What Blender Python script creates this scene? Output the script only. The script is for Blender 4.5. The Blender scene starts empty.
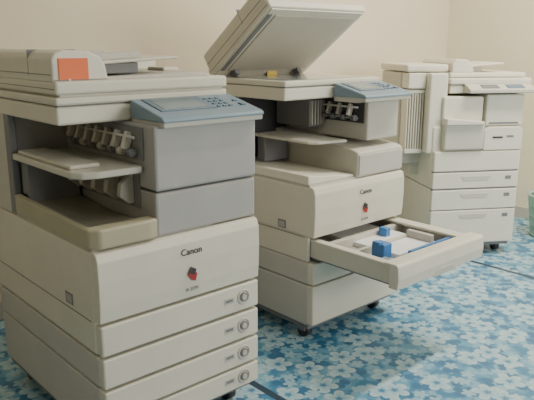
import bpy, bmesh, math
from mathutils import Vector, Matrix
scene=bpy.context.scene
COL=bpy.context.collection
# ---------------- materials ----------------
def mat(name,col,rough=0.5,metal=0.0,noise=0.04,nscale=6.0,bump=0.0,spec=0.5):
    m=bpy.data.materials.new(name); m.use_nodes=True
    nt=m.node_tree; b=nt.nodes['Principled BSDF']
    b.inputs['Roughness'].default_value=rough; b.inputs['Metallic'].default_value=metal
    b.inputs['Specular IOR Level'].default_value=spec
    tc=nt.nodes.new('ShaderNodeTexCoord'); n=nt.nodes.new('ShaderNodeTexNoise')
    n.inputs['Scale'].default_value=nscale; n.inputs['Detail'].default_value=5
    nt.links.new(tc.outputs['Object'],n.inputs['Vector'])
    r=nt.nodes.new('ShaderNodeValToRGB')
    r.color_ramp.elements[0].position=.3; r.color_ramp.elements[1].position=.7
    c0=[max(0,c*(1-noise)) for c in col]; c1=[min(1,c*(1+noise)) for c in col]
    r.color_ramp.elements[0].color=(*c0,1); r.color_ramp.elements[1].color=(*c1,1)
    nt.links.new(n.outputs['Fac'],r.inputs['Fac']); nt.links.new(r.outputs['Color'],b.inputs['Base Color'])
    if bump>0:
        n2=nt.nodes.new('ShaderNodeTexNoise'); n2.inputs['Scale'].default_value=250
        nt.links.new(tc.outputs['Object'],n2.inputs['Vector'])
        bp=nt.nodes.new('ShaderNodeBump'); bp.inputs['Strength'].default_value=bump; bp.inputs['Distance'].default_value=.001
        nt.links.new(n2.outputs['Fac'],bp.inputs['Height']); nt.links.new(bp.outputs['Normal'],b.inputs['Normal'])
    return m
M={}
M['white']=mat('plastic_offwhite',(.64,.605,.52),.42,bump=.15)
M['grey']=mat('plastic_grey',(.36,.35,.345),.45,bump=.15)
M['lgrey']=mat('plastic_lightgrey',(.49,.47,.43),.42,bump=.15)
M['mid']=mat('plastic_midgrey',(.18,.18,.19),.5)
M['dark']=mat('plastic_dark',(.03,.03,.035),.5)
M['beige']=mat('plastic_beige',(.40,.37,.26),.5)
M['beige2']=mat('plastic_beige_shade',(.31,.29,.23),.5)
M['blue']=mat('panel_blue',(.20,.28,.35),.4)
M['blue2']=mat('panel_blue_dark',(.12,.18,.25),.3)
M['blue3']=mat('guide_blue',(.05,.20,.52),.4)
M['lcd']=mat('lcd_grey',(.18,.24,.26),.15)
M['orange']=mat('sticker_orange',(.80,.17,.06),.6)
M['red']=mat('logo_red',(.35,.02,.02),.4)
M['paper']=mat('paper',(.78,.78,.78),.8)
M['platen']=mat('platen_sheet',(.52,.48,.40),.6)
M['glass']=mat('platen_glass',(.25,.28,.28),.08)
M['yellow']=mat('label_yellow',(.75,.55,.10),.6)
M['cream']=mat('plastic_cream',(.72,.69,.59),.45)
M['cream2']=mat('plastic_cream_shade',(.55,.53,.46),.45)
M['green']=mat('basket_green',(.33,.50,.42),.45)
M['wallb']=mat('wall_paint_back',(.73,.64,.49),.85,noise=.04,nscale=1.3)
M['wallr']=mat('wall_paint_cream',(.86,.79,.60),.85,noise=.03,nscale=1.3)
M['ceil']=mat('ceiling_paint',(.75,.74,.70),.9)
M['trim']=mat('trim_paint',(.55,.52,.46),.6)

def newobj(name,me,m,par):
    o=bpy.data.objects.new(name,me); COL.objects.link(o)
    if m: me.materials.append(M[m])
    if par: o.parent=par
    return o
def box(name,b,m,par=None,bev=.004,seg=2,rot=(0,0,0)):
    x0,x1,y0,y1,z0,z1=b
    bm=bmesh.new(); bmesh.ops.create_cube(bm,size=1)
    bmesh.ops.scale(bm,vec=(x1-x0,y1-y0,z1-z0),verts=bm.verts)
    bev=min(bev,.45*min(x1-x0,y1-y0,z1-z0))
    if bev>0: bmesh.ops.bevel(bm,geom=bm.edges[:],offset=bev,segments=seg,affect='EDGES',profile=.5)
    me=bpy.data.meshes.new(name); bm.to_mesh(me); bm.free()
    o=newobj(name,me,m,par); o.location=((x0+x1)/2,(y0+y1)/2,(z0+z1)/2); o.rotation_euler=rot
    return o
def prism(name,pts,axis,a0,a1,m,par=None,bev=.004,seg=2):
    bm=bmesh.new()
    def P(u,v,a):
        return {'x':(a,u,v),'y':(u,a,v),'z':(u,v,a)}[axis]
    v0=[bm.verts.new(P(u,v,a0)) for u,v in pts]; v1=[bm.verts.new(P(u,v,a1)) for u,v in pts]
    n=len(pts)
    bm.faces.new(v0); bm.faces.new(v1[::-1])
    for i in range(n): bm.faces.new((v0[i],v1[i],v1[(i+1)%n],v0[(i+1)%n]))
    bmesh.ops.recalc_face_normals(bm,faces=bm.faces)
    if bev>0: bmesh.ops.bevel(bm,geom=bm.edges[:],offset=bev,segments=seg,affect='EDGES',profile=.5)
    me=bpy.data.meshes.new(name); bm.to_mesh(me); bm.free()
    return newobj(name,me,m,par)
def cyl(name,c,r,L,axis,m,par=None,verts=24,r2=None):
    bm=bmesh.new()
    bmesh.ops.create_cone(bm,cap_ends=True,segments=verts,radius1=r,radius2=r if r2 is None else r2,depth=L)
    me=bpy.data.meshes.new(name); bm.to_mesh(me); bm.free()
    for p in me.polygons:
        if len(p.vertices)==4: p.use_smooth=True
    o=newobj(name,me,m,par); o.location=c
    o.rotation_euler={'x':(0,math.pi/2,0),'y':(math.pi/2,0,0),'z':(0,0,0)}[axis]
    return o
def ring(name,c,R,r,m,par,rot=(math.pi/2,0,0),sx=1):
    bpy.ops.mesh.primitive_torus_add(major_radius=R,minor_radius=r,major_segments=32,minor_segments=8)
    o=bpy.context.object; o.name=name; o.data.materials.append(M[m]); o.parent=par
    o.location=c; o.rotation_euler=rot; o.scale=(sx,1,1)
    for p in o.data.polygons: p.use_smooth=True
    return o
def text(name,s,c,size,m,par,rot=(math.pi/2,0,0)):
    cu=bpy.data.curves.new(name,'FONT'); cu.body=s; cu.size=size; cu.extrude=.0006; cu.align_x='CENTER'
    o=bpy.data.objects.new(name,cu); COL.objects.link(o); cu.materials.append(M[m])
    o.parent=par; o.location=c; o.rotation_euler=rot; return o
def empty(name,loc=(0,0,0),rz=0,par=None):
    e=bpy.data.objects.new(name,None); COL.objects.link(e); e.location=loc; e.rotation_euler=(0,0,rz)
    e.empty_display_size=.1
    if par: e.parent=par
    return e
def casters(par,W,D,z):
    for i,(x,y) in enumerate([(.06,.08),(W-.06,.08),(.06,D-.08),(W-.06,D-.08)]):
        cyl('caster_wheel_%d'%(i+1),(x,y,.028),.028,.03,'x','dark',par)
        box('caster_fork_%d'%(i+1),(x-.022,x+.022,y-.02,y+.02,.03,z),'mid',par,.003)

W=.565; D=.74
SZ=1.052   # top of the scanner unit
def feeder(par,openang,sticker):
    """document feeder lid; hinge at local origin, closed lid extends to -y"""
    hy=.61
    h=empty('document_feeder',(0,hy,SZ+.001),0,par); h.rotation_euler=(-openang,0,0)
    box('lid_plate',(-.004,W+.004,-.47,.01,.004,.040),'white',h,.008,3)
    pts=[(-.004,.036),(-.004,.100),(.006,.114),(.03,.122),(.10,.119),(.135,.105),(.152,.080),(.160,.036)]
    prism('feeder_hump',pts,'y',-.455,-.0,'white',h,.006,3)
    box('feeder_cover_seam',(-.0045,.140,-.3,-.298,.05,.1215),'mid',h,0)
    box('feeder_side_seam',(-.0055,-.0035,-.45,-.005,.056,.058),'mid',h,0)
    box('feeder_side_seam_low',(-.0055,-.0035,-.46,.0,.019,.021),'mid',h,0)
    box('feeder_front_seam',(.0,.155,-.4565,-.4545,.042,.044),'mid',h,0)
    prism('output_shelf',[(.16,.038),(.16,.046),(.50,.054),(.53,.038)],'y',-.43,-.05,'lgrey',h,.003)
    box('document_tray',(.140,.43,-.40,-.08,.086,.095),'white',h,.004,2,(0,-.05,0))
    box('tray_guide_front',(.16,.32,-.36,-.350,.092,.114),'lgrey',h,.003,2,(0,-.05,0))
    box('tray_guide_rear',(.16,.32,-.14,-.130,.092,.114),'lgrey',h,.003,2,(0,-.05,0))
    box('tray_support',(.15,.38,-.09,-.05,.038,.094),'white',h,.006)
    box('tray_gap',(.14,.30,-.38,-.10,.052,.084),'mid',h,.003)
    box('output_stop',(.44,.50,-.30,-.20,.05,.064),'white',h,.005)
    prism('rear_hinge_cover',[(-.06,.03),(-.06,.090),(-.035,.100),(.0,.085),(.0,.004),(-.02,.004)],'x',0.0,W,'white',h,.005)
    box('platen_frame',(.01,W-.01,-.46,-.0,-.002,.006),'white',h,.002)
    box('platen_sheet',(.050,W-.040,-.430,-.050,-.008,.0),'platen',h,.004)
    box('scan_strip',(.012,.032,-.43,-.05,-.006,.0),'mid',h,.001)
    if sticker:
        box('orange_sticker',(.014,.098,-.4585,-.455,.044,.100),'orange',h,0)
        box('sticker_fold',(.040,.046,-.4590,-.4565,.040,.046),'paper',h,0)
    return h
def hinges(par):
    for i,x in enumerate((.09,.47)):
        box('hinge_block_%d'%(i+1),(x-.025,x+.025,.60,.655,1.01,SZ+.014),'lgrey',par,.005)

def office_copier(loc,kind,rz=0):
    C=empty('office_copier' if kind=='A' else 'office_copier.001',loc,rz)
    RY=.545 if kind=='A' else .50
    casters(C,W,D,.09)
    box('base_plinth',(.01,W-.01,.015,D-.01,.062,.092),'mid',C,.004)
    box('pedestal_body',(0,W,.012,D,.085,.256),'lgrey',C,.006)
    box('pedestal_upper',(.0,W,.012,D,.260,.353),'lgrey',C,.006)
    if kind=='A':
        box('main_body',(0,W,.012,D,.357,.655),'white',C,.008)
    else:
        box('main_body',(0,W,.012,D,.455,.655),'white',C,.008)
        box('main_body_lower_side_l',(0,.014,.012,D,.355,.456),'white',C,.003)
        box('main_body_lower_side_r',(W-.014,W,.012,D,.355,.456),'white',C,.003)
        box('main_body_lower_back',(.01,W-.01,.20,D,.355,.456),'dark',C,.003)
    box('side_panel_seam_1',(-.0012,.004,.03,D-.02,.452,.4545),'mid',C,0)
    box('side_grip_rim',(-.0018,.004,.138,.184,.466,.500),'mid',C,.0015)
    box('side_grip_recess',(-.0026,.004,.143,.179,.471,.495),'grey',C,.002)
    pts=[(.02,.458),(-.016,.458),(-.020,.50),(-.022,.57),(-.020,.630),(-.012,.652),(.0,.657),(.02,.657)]
    prism('front_cover',pts,'x',.002,W-.002,'white',C,.003)
    text('brand_lettering','Canon',(.300,-.0235,.595),.028,'dark',C)
    text('model_lettering','iR 2270',(.300,-.022,.482),.014,'mid',C)
    bm=bmesh.new()
    vs=[bm.verts.new(p) for p in [(.297,-.0245,.556),(.316,-.0245,.532),(.310,-.024,.510),(.296,-.024,.516),(.283,-.0245,.535)]]
    bm.faces.new(vs); me=bpy.data.meshes.new('emblem_red'); bm.to_mesh(me); bm.free()
    o=newobj('emblem_red',me,'red',C); sm=o.modifiers.new('s','SOLIDIFY'); sm.thickness=.0015
    box('emblem_dark',(.288,.310,-.0270,-.0245,.534,.553),'dark',C,0,rot=(0,.5,0))
    rows=[(.360,.452),(.262,.354),(.170,.256),(.090,.165)]
    KX=.498
    def drawer(i,z0,z1,disc=True):
        box('drawer_front_%d'%i,(.003,W-.003,-.018,.02,z0,z1-.003),'white',C,.006,3)
        zc=(z0+z1)/2
        if disc:
            ring('drawer_knob_ring_%d'%i,(KX,-.0185,zc),.022,.0035,'lgrey',C)
            cyl('drawer_knob_%d'%i,(KX,-.018,zc),.014,.010,'y','mid',C)
            cyl('drawer_knob_cap_%d'%i,(KX,-.021,zc),.009,.010,'y','lgrey',C)
            box('drawer_label_%d'%i,(KX-.077,KX-.037,-.0195,-.0175,zc-.010,zc+.010),'lgrey',C,0)
            box('drawer_label_mark_%d'%i,(KX-.072,KX-.044,-.0202,-.019,zc-.004,zc+.005),'mid',C,0)
    if kind=='A':
        for i,(a,b) in enumerate(rows): drawer(i+1,a,b)
    else:
        drawer(2,*rows[1],disc=False)
        box('cabinet_front',(.003,W-.003,-.018,.02,.090,.256),'white',C,.006,3)
        e=-.40
        prism('drawer_front_1',[(e-.018,.362),(e-.022,.40),(e-.018,.445),(e-.01,.453),(e+.045,.453),(e+.045,.44),(e+.02,.44),(e+.02,.362)],'x',.003,W-.003,'white',C,.003)
        prism('drawer_grip',[(.22,.36),(.25,.385),(.34,.385),(.37,.36)],'y',e-.0225,e-.015,'lgrey',C,.001)
        box('drawer_side_l',(.018,.032,e,.19,.372,.440),'cream2',C,.003)
        box('drawer_side_r',(W-.032,W-.018,e,.19,.372,.440),'cream2',C,.003)
        box('drawer_rim_l',(.015,.050,e+.01,.19,.436,.445),'white',C,.003)
        box('drawer_rim_r',(W-.075,W-.015,e+.01,.19,.434,.445),'white',C,.003)
        box('drawer_floor',(.02,W-.02,e,.19,.366,.374),'mid',C,.002)
        box('drawer_back_rail',(.03,W-.03,-.045,-.02,.372,.43),'cream2',C,.003)
        box('drawer_lift_plate',(.12,W-.09,e+.10,.15,.385,.390),'lgrey',C,.002)
        box('paper_stack',(.21,W-.10,e+.13,.12,.390,.410),'paper',C,.002)
        box('paper_guide_1',(.14,.19,-.25,-.19,.385,.458),'blue3',C,.004)
        box('paper_guide_clip',(.13,.155,-.235,-.20,.452,.466),'blue3',C,.002)
        box('paper_guide_2',(.22,.50,e+.085,e+.100,.385,.434),'blue3',C,.003)
        box('paper_guide_3',(.43,.455,-.26,-.14,.385,.440),'lgrey',C,.004)
        box('paper_guide_4',(.36,.39,-.09,-.05,.385,.445),'blue3',C,.003)
        box('size_dial',(.05,.11,e+.06,e+.12,.38,.43),'lgrey',C,.004)
        box('size_label',(.058,.10,e+.07,e+.11,.4301,.4315),'blue',C,0)
        box('cross_rail_1',(.03,W-.03,e+.055,e+.068,.374,.425),'cream2',C,.003)
        box('cross_rail_2',(.05,W-.09,-.15,-.135,.374,.420),'cream2',C,.003)
        for i in range(7):
            box('floor_rib_%d'%i,(.05+i*.065,.056+i*.065,e+.07,e+.18,.374,.40),'cream',C,.001)
    # ---- rear column and posts
    box('rear_column',(.0,W,RY,D,.655,.985),'lgrey',C,.006)
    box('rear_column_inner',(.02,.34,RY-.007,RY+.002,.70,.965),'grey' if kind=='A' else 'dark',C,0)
    box('cavity_floor',(.004,.40,.01,RY,.652,.664),'lgrey',C,.003)
    box('corner_post',(-.001,.022,RY-.035,RY+.005,.66,.98),'mid',C,.003)
    if kind=='A':
        s=.20
        box('tower_lower',(s,W,.0,RY,.660,.786),'grey',C,.008)  # both tower boxes greyed to carry the shade on their fronts
        box('tower_upper',(s,W,-.004,RY,.790,.974),'grey',C,.008)
        e2=RY-.04
        prism('output_tray_bed',[(.012,.664),(.012,.700),(.25,.690),(e2,.712),(e2,.664)],'x',.010,.192,'beige2',C,.002)
        prism('output_tray_front_rim',[(-.004,.040),(-.004,.012),(.02,-.012),(.17,-.014),(.198,-.008),(.198,.040)],'z',.662,.718,'beige',C,.007,3)
        prism('output_tray_side_rim',[(.03,.664),(.03,.716),(e2,.728),(e2,.664)],'x',-.004,.016,'beige',C,.004)
        box('output_tray_stop',(.02,.18,e2-.05,e2-.01,.70,.735),'beige2',C,.004)
        prism('inner_tray',[(0,.10),(.02,.07),(.06,.055),(.19,.05),(.198,.06),(.198,e2),(0,e2)],'z',.838,.858,'cream2',C,.005,3)
        box('inner_tray_raise',(.01,.10,.12,e2-.02,.858,.870),'cream2',C,.005)
        box('inner_tray_bracket',(.02,.19,e2-.06,e2-.01,.69,.840),'mid',C,.004)
        xw=s
    else:
        s=.36
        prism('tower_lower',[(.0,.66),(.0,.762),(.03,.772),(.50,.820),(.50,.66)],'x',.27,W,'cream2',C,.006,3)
        box('tower_lower_front_panel',(.275,W-.004,-.006,.004,.668,.752),'lgrey',C,.003)
        box('tower_upper',(s,W,.03,.50,.80,.974),'lgrey',C,.008)
        prism('output_tray',[(.0,.664),(.0,.70),(.10,.690),(.265,.674),(.265,.664)],'y',.015,.46,'cream',C,.004)
        prism('inner_tray',[(.10,.12),(.13,.09),(.268,.06),(.268,.46),(.10,.46)],'z',.800,.812,'cream2',C,.004)
        box('inner_tray_bracket',(.12,.26,.40,.45,.69,.800),'mid',C,.004)
        box('exit_housing',(s-.09,s+.002,.28,.49,.84,.97),'mid',C,.004)
        for i in range(5):
            box('exit_housing_rib_%d'%(i+1),(s-.085+i*.018,s-.078+i*.018,.268,.29,.85,.955),'lgrey',C,.002)
        xw=s
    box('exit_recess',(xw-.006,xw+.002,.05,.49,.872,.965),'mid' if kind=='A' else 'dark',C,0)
    cyl('exit_shaft_1',(xw-.018,.27,.892),.004,.40,'y','mid',C)
    cyl('exit_shaft_2',(xw-.020,.27,.937),.004,.40,'y','lgrey',C)
    for i in range(7):
        y=.09+i*.058
        cyl('exit_roller_%d'%(i+1),(xw-.018,y,.892),.012,.022,'y',('cream2' if i%2 else 'mid') if kind=='A' else 'mid',C,16)
        box('exit_tab_%d'%(i+1),(xw-.030,xw-.004,y+.018,y+.032,.898,.950),('lgrey' if i%3 else 'cream2'),C,.004,2,(0,.35,0))
    if kind=='A':
        box('lower_exit_recess',(xw-.005,xw+.002,.08,.48,.73,.832),'mid',C,0)
        for i in range(5):
            y=.11+i*.08
            prism('exit_finger_%d'%(i+1),[(xw-.004,.83),(xw-.045,.80),(xw-.05,.765),(xw-.02,.74),(xw-.004,.74)],'y',y,y+.022,'lgrey',C,.003)
    # ---- scanner unit
    box('scanner_base',(-.002,W+.002,.15,.70,.976,1.026),'white',C,.006)
    box('scanner_top',(-.004,W+.006,.145,.70,1.029,SZ),'white',C,.006)
    box('scanner_gap',(.004,W-.004,.155,.69,1.022,1.032),'mid',C,0)
    box('platen_glass',(.06,W-.04,.18,.57,SZ-.0005,SZ+.0012),'glass',C,0)
    box('scan_strip_glass',(.02,.045,.18,.57,SZ-.0005,SZ+.0012),'glass',C,0)
    hinges(C)
    # ---- control panel
    ps=.215 if kind=='A' else .27
    pb=1.036
    prism('control_panel',[(-.03,.982),(-.03,.990),(-.02,.997),(.143,pb),(.143,.982)],'x',ps,W+.012,'blue',C,.004,3)
    prism('control_panel_under',[(-.026,.968),(-.026,.984),(.143,.984),(.143,.962),(.02,.962)],'x',ps+.003,W+.009,'lgrey',C,.003)
    ang=math.atan2(pb-.997,.163)
    def onp(name,x0,x1,t0,t1,h,m,bev=.001):
        yc=-.02+(t0+t1)/2*math.cos(ang); zc=.997+(t0+t1)/2*math.sin(ang)
        hw=(t1-t0)/2
        o=box(name,(x0,x1,yc-hw,yc+hw,zc-h,zc+h),m,C,bev); o.rotation_euler=(ang,0,0)
    Lw=W-ps
    onp('display_bezel',ps+.03,ps+.03+Lw*.55,.045,.155,.003,'blue2')
    onp('display_screen',ps+.045,ps+.02+Lw*.50,.058,.145,.004,'lcd')
    for r in range(4):
        for c in range(3):
            onp('key_%d_%d'%(r,c),ps+Lw*.66+c*.022,ps+Lw*.66+c*.022+.012,.05+r*.024,.060+r*.024,.0035,'blue2')
    onp('start_key',W-.030,W-.012,.05,.068,.0045,'blue2')
    onp('stop_key',W-.030,W-.016,.09,.100,.0045,'blue2')
    feeder(C,0 if kind=='A' else math.radians(36),kind=='A')
    if kind=='B':
        for i,x in enumerate((.09,.47)):
            box('hinge_arm_%d'%(i+1),(x-.012,x+.012,.55,.59,SZ,SZ+.045),'mid',C,.003,2,(-.5,0,0))
        box('caution_label',(.30,.36,.585,.587,SZ+.001,SZ+.018),'yellow',C,0)
    return C
H=1.19
office_copier((.725,1.492,0),'A')
office_copier((1.718,1.660,0),'B')

# ---------------- third copier ----------------
def copier3(loc,rz):
    C=empty('multifunction_copier',loc,rz)
    w=.525; d=.56
    casters(C,w,d,.07)
    box('base',(.01,w-.01,.02,d-.01,.05,.08),'mid',C,.004)
    box('cabinet_body',(.0,w,.012,d,.075,.40),'cream',C,.006)
    box('main_body',(.0,w,.012,d,.403,.75),'cream',C,.008)
    for i,(a,b) in enumerate([(.078,.275),(.280,.395),(.403,.495)]):
        box('drawer_front_%d'%(i+1),(.004,w-.004,-.014,.02,a,b),'cream',C,.006,3)
        box('drawer_shadow_gap_%d'%(i+1),(.008,w-.008,-.006,.02,b,b+.006),'mid',C,0)
        zc=b-.035
        prism('drawer_grip_%d'%(i+1),[(.17,zc+.012),(.19,zc-.012),(.33,zc-.012),(.35,zc+.012)],'y',-.0165,-.012,'cream2',C,.001)
        box('drawer_label_%d'%(i+1),(.44,.475,-.0155,-.013,zc-.010,zc+.010),'mid',C,0)
    box('front_door',(.004,w-.004,-.016,.02,.502,.615),'cream',C,.007,3)
    prism('front_door_right',[(.29,.618),(.29,.73),(.32,.748),(w-.02,.748),(w-.004,.73),(w-.004,.618)],'y',-.018,.02,'cream',C,.004)
    box('right_tower',(.30,w,.0,d,.752,.925),'cream',C,.008)
    box('right_tower_slot',(.32,w-.03,-.002,.01,.762,.772),'mid',C,0)
    box('badge',(w-.10,w-.06,-.020,-.017,.69,.70),'mid',C,0)
    box('logo_plate',(.34,.40,-.0205,-.0175,.685,.695),'dark',C,0)
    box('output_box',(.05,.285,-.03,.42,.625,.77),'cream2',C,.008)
    box('output_box_upper',(.045,.28,.0,.42,.775,.915),'cream',C,.008)
    prism('output_catch_tray',[(.05,.765),(.05,.80),(.27,.782),(.27,.765)],'y',-.05,.10,'cream',C,.004)
    box('scanner_base',(.09,w+.04,.03,.52,.93,.975),'cream',C,.006)
    box('scanner_top',(.085,w+.045,.02,.53,.978,1.012),'cream',C,.008)
    prism('control_panel',[(-.05,.935),(-.05,.955),(.03,.985),(.03,.935)],'x',.17,w+.04,'cream2',C,.004)
    box('control_display',(.25,.35,-.038,.008,.9655,.9715),'mid',C,.001,2,(.35,0,0))
    box('control_keys',(.40,.50,-.038,.008,.9655,.9715),'blue2',C,.001,2,(.35,0,0))
    box('lid',(.10,w+.03,.06,.52,1.014,1.04),'cream',C,.008)
    prism('feeder_hump',[(.12,1.04),(.12,1.09),(.14,1.115),(.21,1.11),(.24,1.08),(.25,1.04)],'y',.08,.50,'cream',C,.006)
    box('feeder_tray',(.23,.45,.12,.45,1.075,1.085),'cream',C,.004,2,(0,-.08,0))
    box('feeder_tray_support',(.25,.34,.16,.40,1.038,1.078),'cream2',C,.004)
    q=.035
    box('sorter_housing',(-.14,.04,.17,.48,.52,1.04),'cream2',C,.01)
    box('sorter_lid',(-.145,.10,.08,.50,1.045,1.085),'cream',C,.012,3)
    box('sorter_front_frame',(-.065+q,.04+q,.02,.18,.60,1.04),'cream',C,.010,3)
    for i in range(7):
        x=-.168+q+i*.0148
        box('sorter_slat_%d'%(i+1),(x,x+.007,.08,.165,.62,.93),'cream',C,.002)
    box('sorter_slat_rail_top',(-.17+q,-.066+q,.08,.165,.93,.950),'cream',C,.004)
    box('sorter_slat_rail_low',(-.17+q,-.066+q,.08,.165,.595,.62),'cream',C,.004)
    box('sorter_cap',(-.17+q,-.066+q,.07,.17,.955,1.04),'cream',C,.006)
    box('sorter_arm',(-.05,.02,.20,.40,.45,.62),'cream2',C,.006)
    return C
copier3((3.02,1.99,0),math.radians(-31.9))

# ---------------- basket ----------------
def basket(loc):
    B=empty('plastic_basket',loc,math.radians(-20))
    n=28; hgt=.27
    for k,(z,th) in enumerate([(.012,.02),(.07,.01),(.13,.01),(.19,.01),(.262,.02)]):
        R=.12+.035*z/hgt
        ring('basket_hoop_%d'%(k+1),(0,0,z),R,th*.5,'green',B,(0,0,0))
    for i in range(n):
        a=2*math.pi*i/n
        o=box('basket_rib_%d'%(i+1),(-.006,.006,-.003,.003,0,hgt-.005),'green',B,.001)
        o.location=(math.cos(a)*.1375,math.sin(a)*.1375,hgt/2)
        o.rotation_euler=(0,math.atan(.035/hgt),a)
    cyl('basket_bottom',(0,0,.008),.12,.010,'z','green',B,32)
basket((3.985,1.71,0))

# ---------------- room ----------------
X0,X1,Y0,Y1,Z1=-2.0,4.27,-2.6,2.75,2.8
def floor_material():
    m=bpy.data.materials.new('floral_vinyl'); m.use_nodes=True; nt=m.node_tree; N=nt.nodes; L=nt.links
    b=N['Principled BSDF']
    tc=N.new('ShaderNodeTexCoord')
    def mt(op,a,bb=None,c=None):
        n=N.new('ShaderNodeMath'); n.operation=op
        for i,v in enumerate((a,bb,c)):
            if v is None: continue
            if isinstance(v,(int,float)): n.inputs[i].default_value=v
            else: L.new(v,n.inputs[i])
        return n.outputs[0]
    def mix(f,a,c):
        n=N.new('ShaderNodeMix'); n.data_type='RGBA'
        L.new(f,n.inputs[0])
        for i,v in ((6,a),(7,c)):
            if isinstance(v,tuple): n.inputs[i].default_value=(*v,1)
            else: L.new(v,n.inputs[i])
        return n.outputs[2]
    def sm(x,lo,hi):
        n=N.new('ShaderNodeMapRange'); n.interpolation_type='SMOOTHSTEP'
        L.new(x,n.inputs[0]); n.inputs[1].default_value=lo; n.inputs[2].default_value=hi
        return n.outputs[0]
    def flower(scale,off,petals,r0,r1,rnd):
        mp=N.new('ShaderNodeMapping'); mp.inputs['Location'].default_value=(off,off*.7,0)
        L.new(tc.outputs['Object'],mp.inputs['Vector'])
        v=N.new('ShaderNodeTexVoronoi'); v.voronoi_dimensions='2D'; v.feature='F1'
        v.inputs['Scale'].default_value=scale; v.inputs['Randomness'].default_value=rnd
        L.new(mp.outputs[0],v.inputs['Vector'])
        s=N.new('ShaderNodeVectorMath'); s.operation='SUBTRACT'
        L.new(mp.outputs[0],s.inputs[0]); L.new(v.outputs['Position'],s.inputs[1])
        sx=N.new('ShaderNodeSeparateXYZ'); L.new(s.outputs[0],sx.inputs[0])
        ang=mt('ARCTAN2',sx.outputs[1],sx.outputs[0])
        sc=N.new('ShaderNodeSeparateColor'); L.new(v.outputs['Color'],sc.inputs[0])
        ph=mt('MULTIPLY',sc.outputs[0],6.28)
        co=mt('COSINE',mt('ADD',mt('MULTIPLY',ang,petals),ph))
        rad=mt('ADD',r0,mt('MULTIPLY',mt('POWER',mt('ABSOLUTE',co),.7),r1))
        rel=mt('DIVIDE',v.outputs['Distance'],rad)
        return rel,sc.outputs[1]
    n=N.new('ShaderNodeTexNoise'); n.inputs['Scale'].default_value=14; n.inputs['Detail'].default_value=4
    L.new(tc.outputs['Object'],n.inputs['Vector'])
    base=mix(sm(n.outputs['Fac'],.40,.60),(.055,.215,.38),(.14,.35,.51))
    rl,_=flower(14,3.1,1.5,.10,.38,1.0)
    base=mix(mt('SUBTRACT',1.0,sm(rl,.75,1.0)),base,(.22,.42,.55))
    rd,_=flower(11,5.9,1.0,.08,.36,1.0)
    base=mix(mt('SUBTRACT',1.0,sm(rd,.75,1.0)),base,(.045,.17,.32))
    rs,_=flower(12,7.7,2.5,.14,.22,1.0)
    base=mix(mt('SUBTRACT',1.0,sm(rs,.8,1.0)),base,(.32,.50,.59))
    rb,rr=flower(7.0,0.3,2.5,.18,.23,1.0)
    pet=mix(sm(rb,.2,.95),(.30,.50,.61),(.48,.62,.66))
    base=mix(mt('MULTIPLY',mt('SUBTRACT',1.0,sm(rb,.88,1.02)),.92),base,pet)
    base=mix(mt('SUBTRACT',1.0,sm(rb,.18,.30)),base,(.07,.23,.38))
    so=N.new('ShaderNodeSeparateXYZ'); L.new(tc.outputs['Object'],so.inputs[0])
    md=mt('ABSOLUTE',mt('SUBTRACT',mt('FLOORED_MODULO',mt('SUBTRACT',so.outputs[0],1.36-.9),1.8),.9))
    base=mix(mt('SUBTRACT',1.0,sm(md,.012,.018)),base,(.03,.06,.10))
    L.new(base,b.inputs['Base Color']); b.inputs['Roughness'].default_value=.30
    return m
M['floor']=floor_material()
def slab(name,b,m):
    x0,x1,y0,y1,z0,z1=b
    bm=bmesh.new(); bmesh.ops.create_cube(bm,size=1)
    for v in bm.verts: v.co=Vector(((x0+x1)/2+v.co.x*(x1-x0),(y0+y1)/2+v.co.y*(y1-y0),(z0+z1)/2+v.co.z*(z1-z0)))
    me=bpy.data.meshes.new(name); bm.to_mesh(me); bm.free(); return newobj(name,me,m,None)
t=.1
slab('floor',(X0-t,X1+t,Y0-t,Y1+t,-.1,0),'floor')
slab('ceiling',(X0-t,X1+t,Y0-t,Y1+t,Z1,Z1+.1),'ceil')
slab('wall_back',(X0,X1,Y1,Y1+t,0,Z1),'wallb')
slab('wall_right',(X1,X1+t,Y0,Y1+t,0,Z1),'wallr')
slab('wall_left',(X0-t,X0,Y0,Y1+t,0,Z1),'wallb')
wx0,wx1,wz0,wz1=1.8,4.0,.9,2.3  # opening for the added window, set right to brighten that side
def front_wall():
    bm=bmesh.new()
    for (a,b_,c,d_) in [(X0,wx0,0,Z1),(wx1,X1,0,Z1),(wx0,wx1,0,wz0),(wx0,wx1,wz1,Z1)]:
        r=bmesh.ops.create_cube(bm,size=1)
        for v in r['verts']: v.co=Vector(((a+b_)/2+v.co.x*(b_-a),Y0-t/2+v.co.y*t,(c+d_)/2+v.co.z*(d_-c)))
    me=bpy.data.meshes.new('wall_front'); bm.to_mesh(me); bm.free(); newobj('wall_front',me,'wallb',None)
front_wall()
Wn=empty('added_window',((wx0+wx1)/2,Y0-.05,(wz0+wz1)/2))  # unseen window, added as a light source behind the camera
hw=(wx1-wx0)/2; hh=(wz1-wz0)/2
box('frame_bottom',(-hw,hw,-.03,.03,-hh,-hh+.05),'trim',Wn); box('frame_top',(-hw,hw,-.03,.03,hh-.05,hh),'trim',Wn)
for i in range(4):
    x=-hw+.025+i*(2*hw-.05)/3
    box('mullion_%d'%i,(x-.025,x+.025,-.028,.028,-hh+.04,hh-.04),'trim',Wn)
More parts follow.
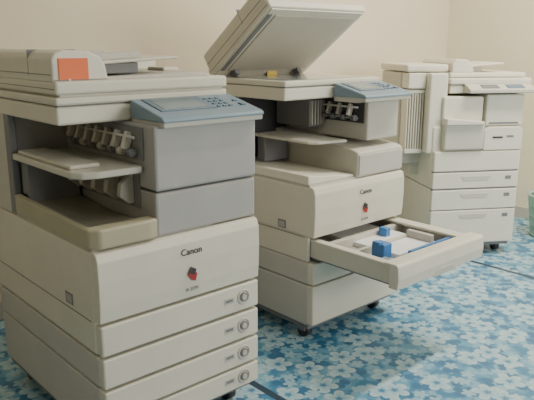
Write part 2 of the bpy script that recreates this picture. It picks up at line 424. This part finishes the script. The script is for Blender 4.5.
box('baseboard_back',(X0+.001,X1-.001,Y1-.012,Y1-.0005,.0005,.08),'trim',None,.002)
box('baseboard_right',(X1-.012,X1-.0005,Y0+.001,Y1-.013,.0005,.08),'trim',None,.002)

# ---------------- lights ----------------
def area(name,loc,rot,sx,sy,e,col):
    l=bpy.data.lights.new(name,'AREA'); l.shape='RECTANGLE'; l.size=sx; l.size_y=sy; l.energy=e; l.color=col
    o=bpy.data.objects.new(name,l); COL.objects.link(o); o.location=loc; o.rotation_euler=rot; return o
area('added_window_light',((wx0+wx1)/2,Y0+.02,(wz0+wz1)/2),(math.radians(82),0,0),wx1-wx0-.1,wz1-wz0-.1,82,(1,.965,.90))  # added area light standing in for daylight through the unseen window
for i,(x,y) in enumerate([(3.2,1.0),(.2,.2)]):  # unseen ceiling fixtures, added to carry the area lights
    F=empty('added_ceiling_lamp' if i==0 else 'added_ceiling_lamp.001',(x,y,Z1))
    box('added_lamp_housing',(-.62,.62,-.08,.08,-.05,-.001),'ceil',F,.005)
    a=area('added_tube_light',(0,0,-.056),(0,0,0),1.15,.12,78 if i==0 else 7,(1,.94,.82)); a.parent=F
w=bpy.data.worlds.new('world'); scene.world=w; w.use_nodes=True
w.node_tree.nodes['Background'].inputs[0].default_value=(.85,.9,1,1); w.node_tree.nodes['Background'].inputs[1].default_value=.8

# ---------------- camera ----------------
c=(267,200)
V1=(1000,46); V2=(-324,43)
p1=(V1[0]-c[0],c[1]-V1[1]); p2=(V2[0]-c[0],c[1]-V2[1])
f=math.sqrt(-(p1[0]*p2[0]+p1[1]*p2[1]))
a=Vector((p1[0],p1[1],f)).normalized(); b=Vector((p2[0],p2[1],f)).normalized()
u=-(a.cross(b)); u.normalize()
R=Matrix(((a.x,a.y,-a.z),(b.x,b.y,-b.z),(u.x,u.y,-u.z)))
cam=bpy.data.cameras.new('camera'); co=bpy.data.objects.new('camera',cam); COL.objects.link(co)
cam.sensor_width=36; cam.lens=f/534*36; cam.clip_start=.02
co.matrix_world=Matrix.Translation((0,0,H))@R.to_4x4()
scene.camera=co
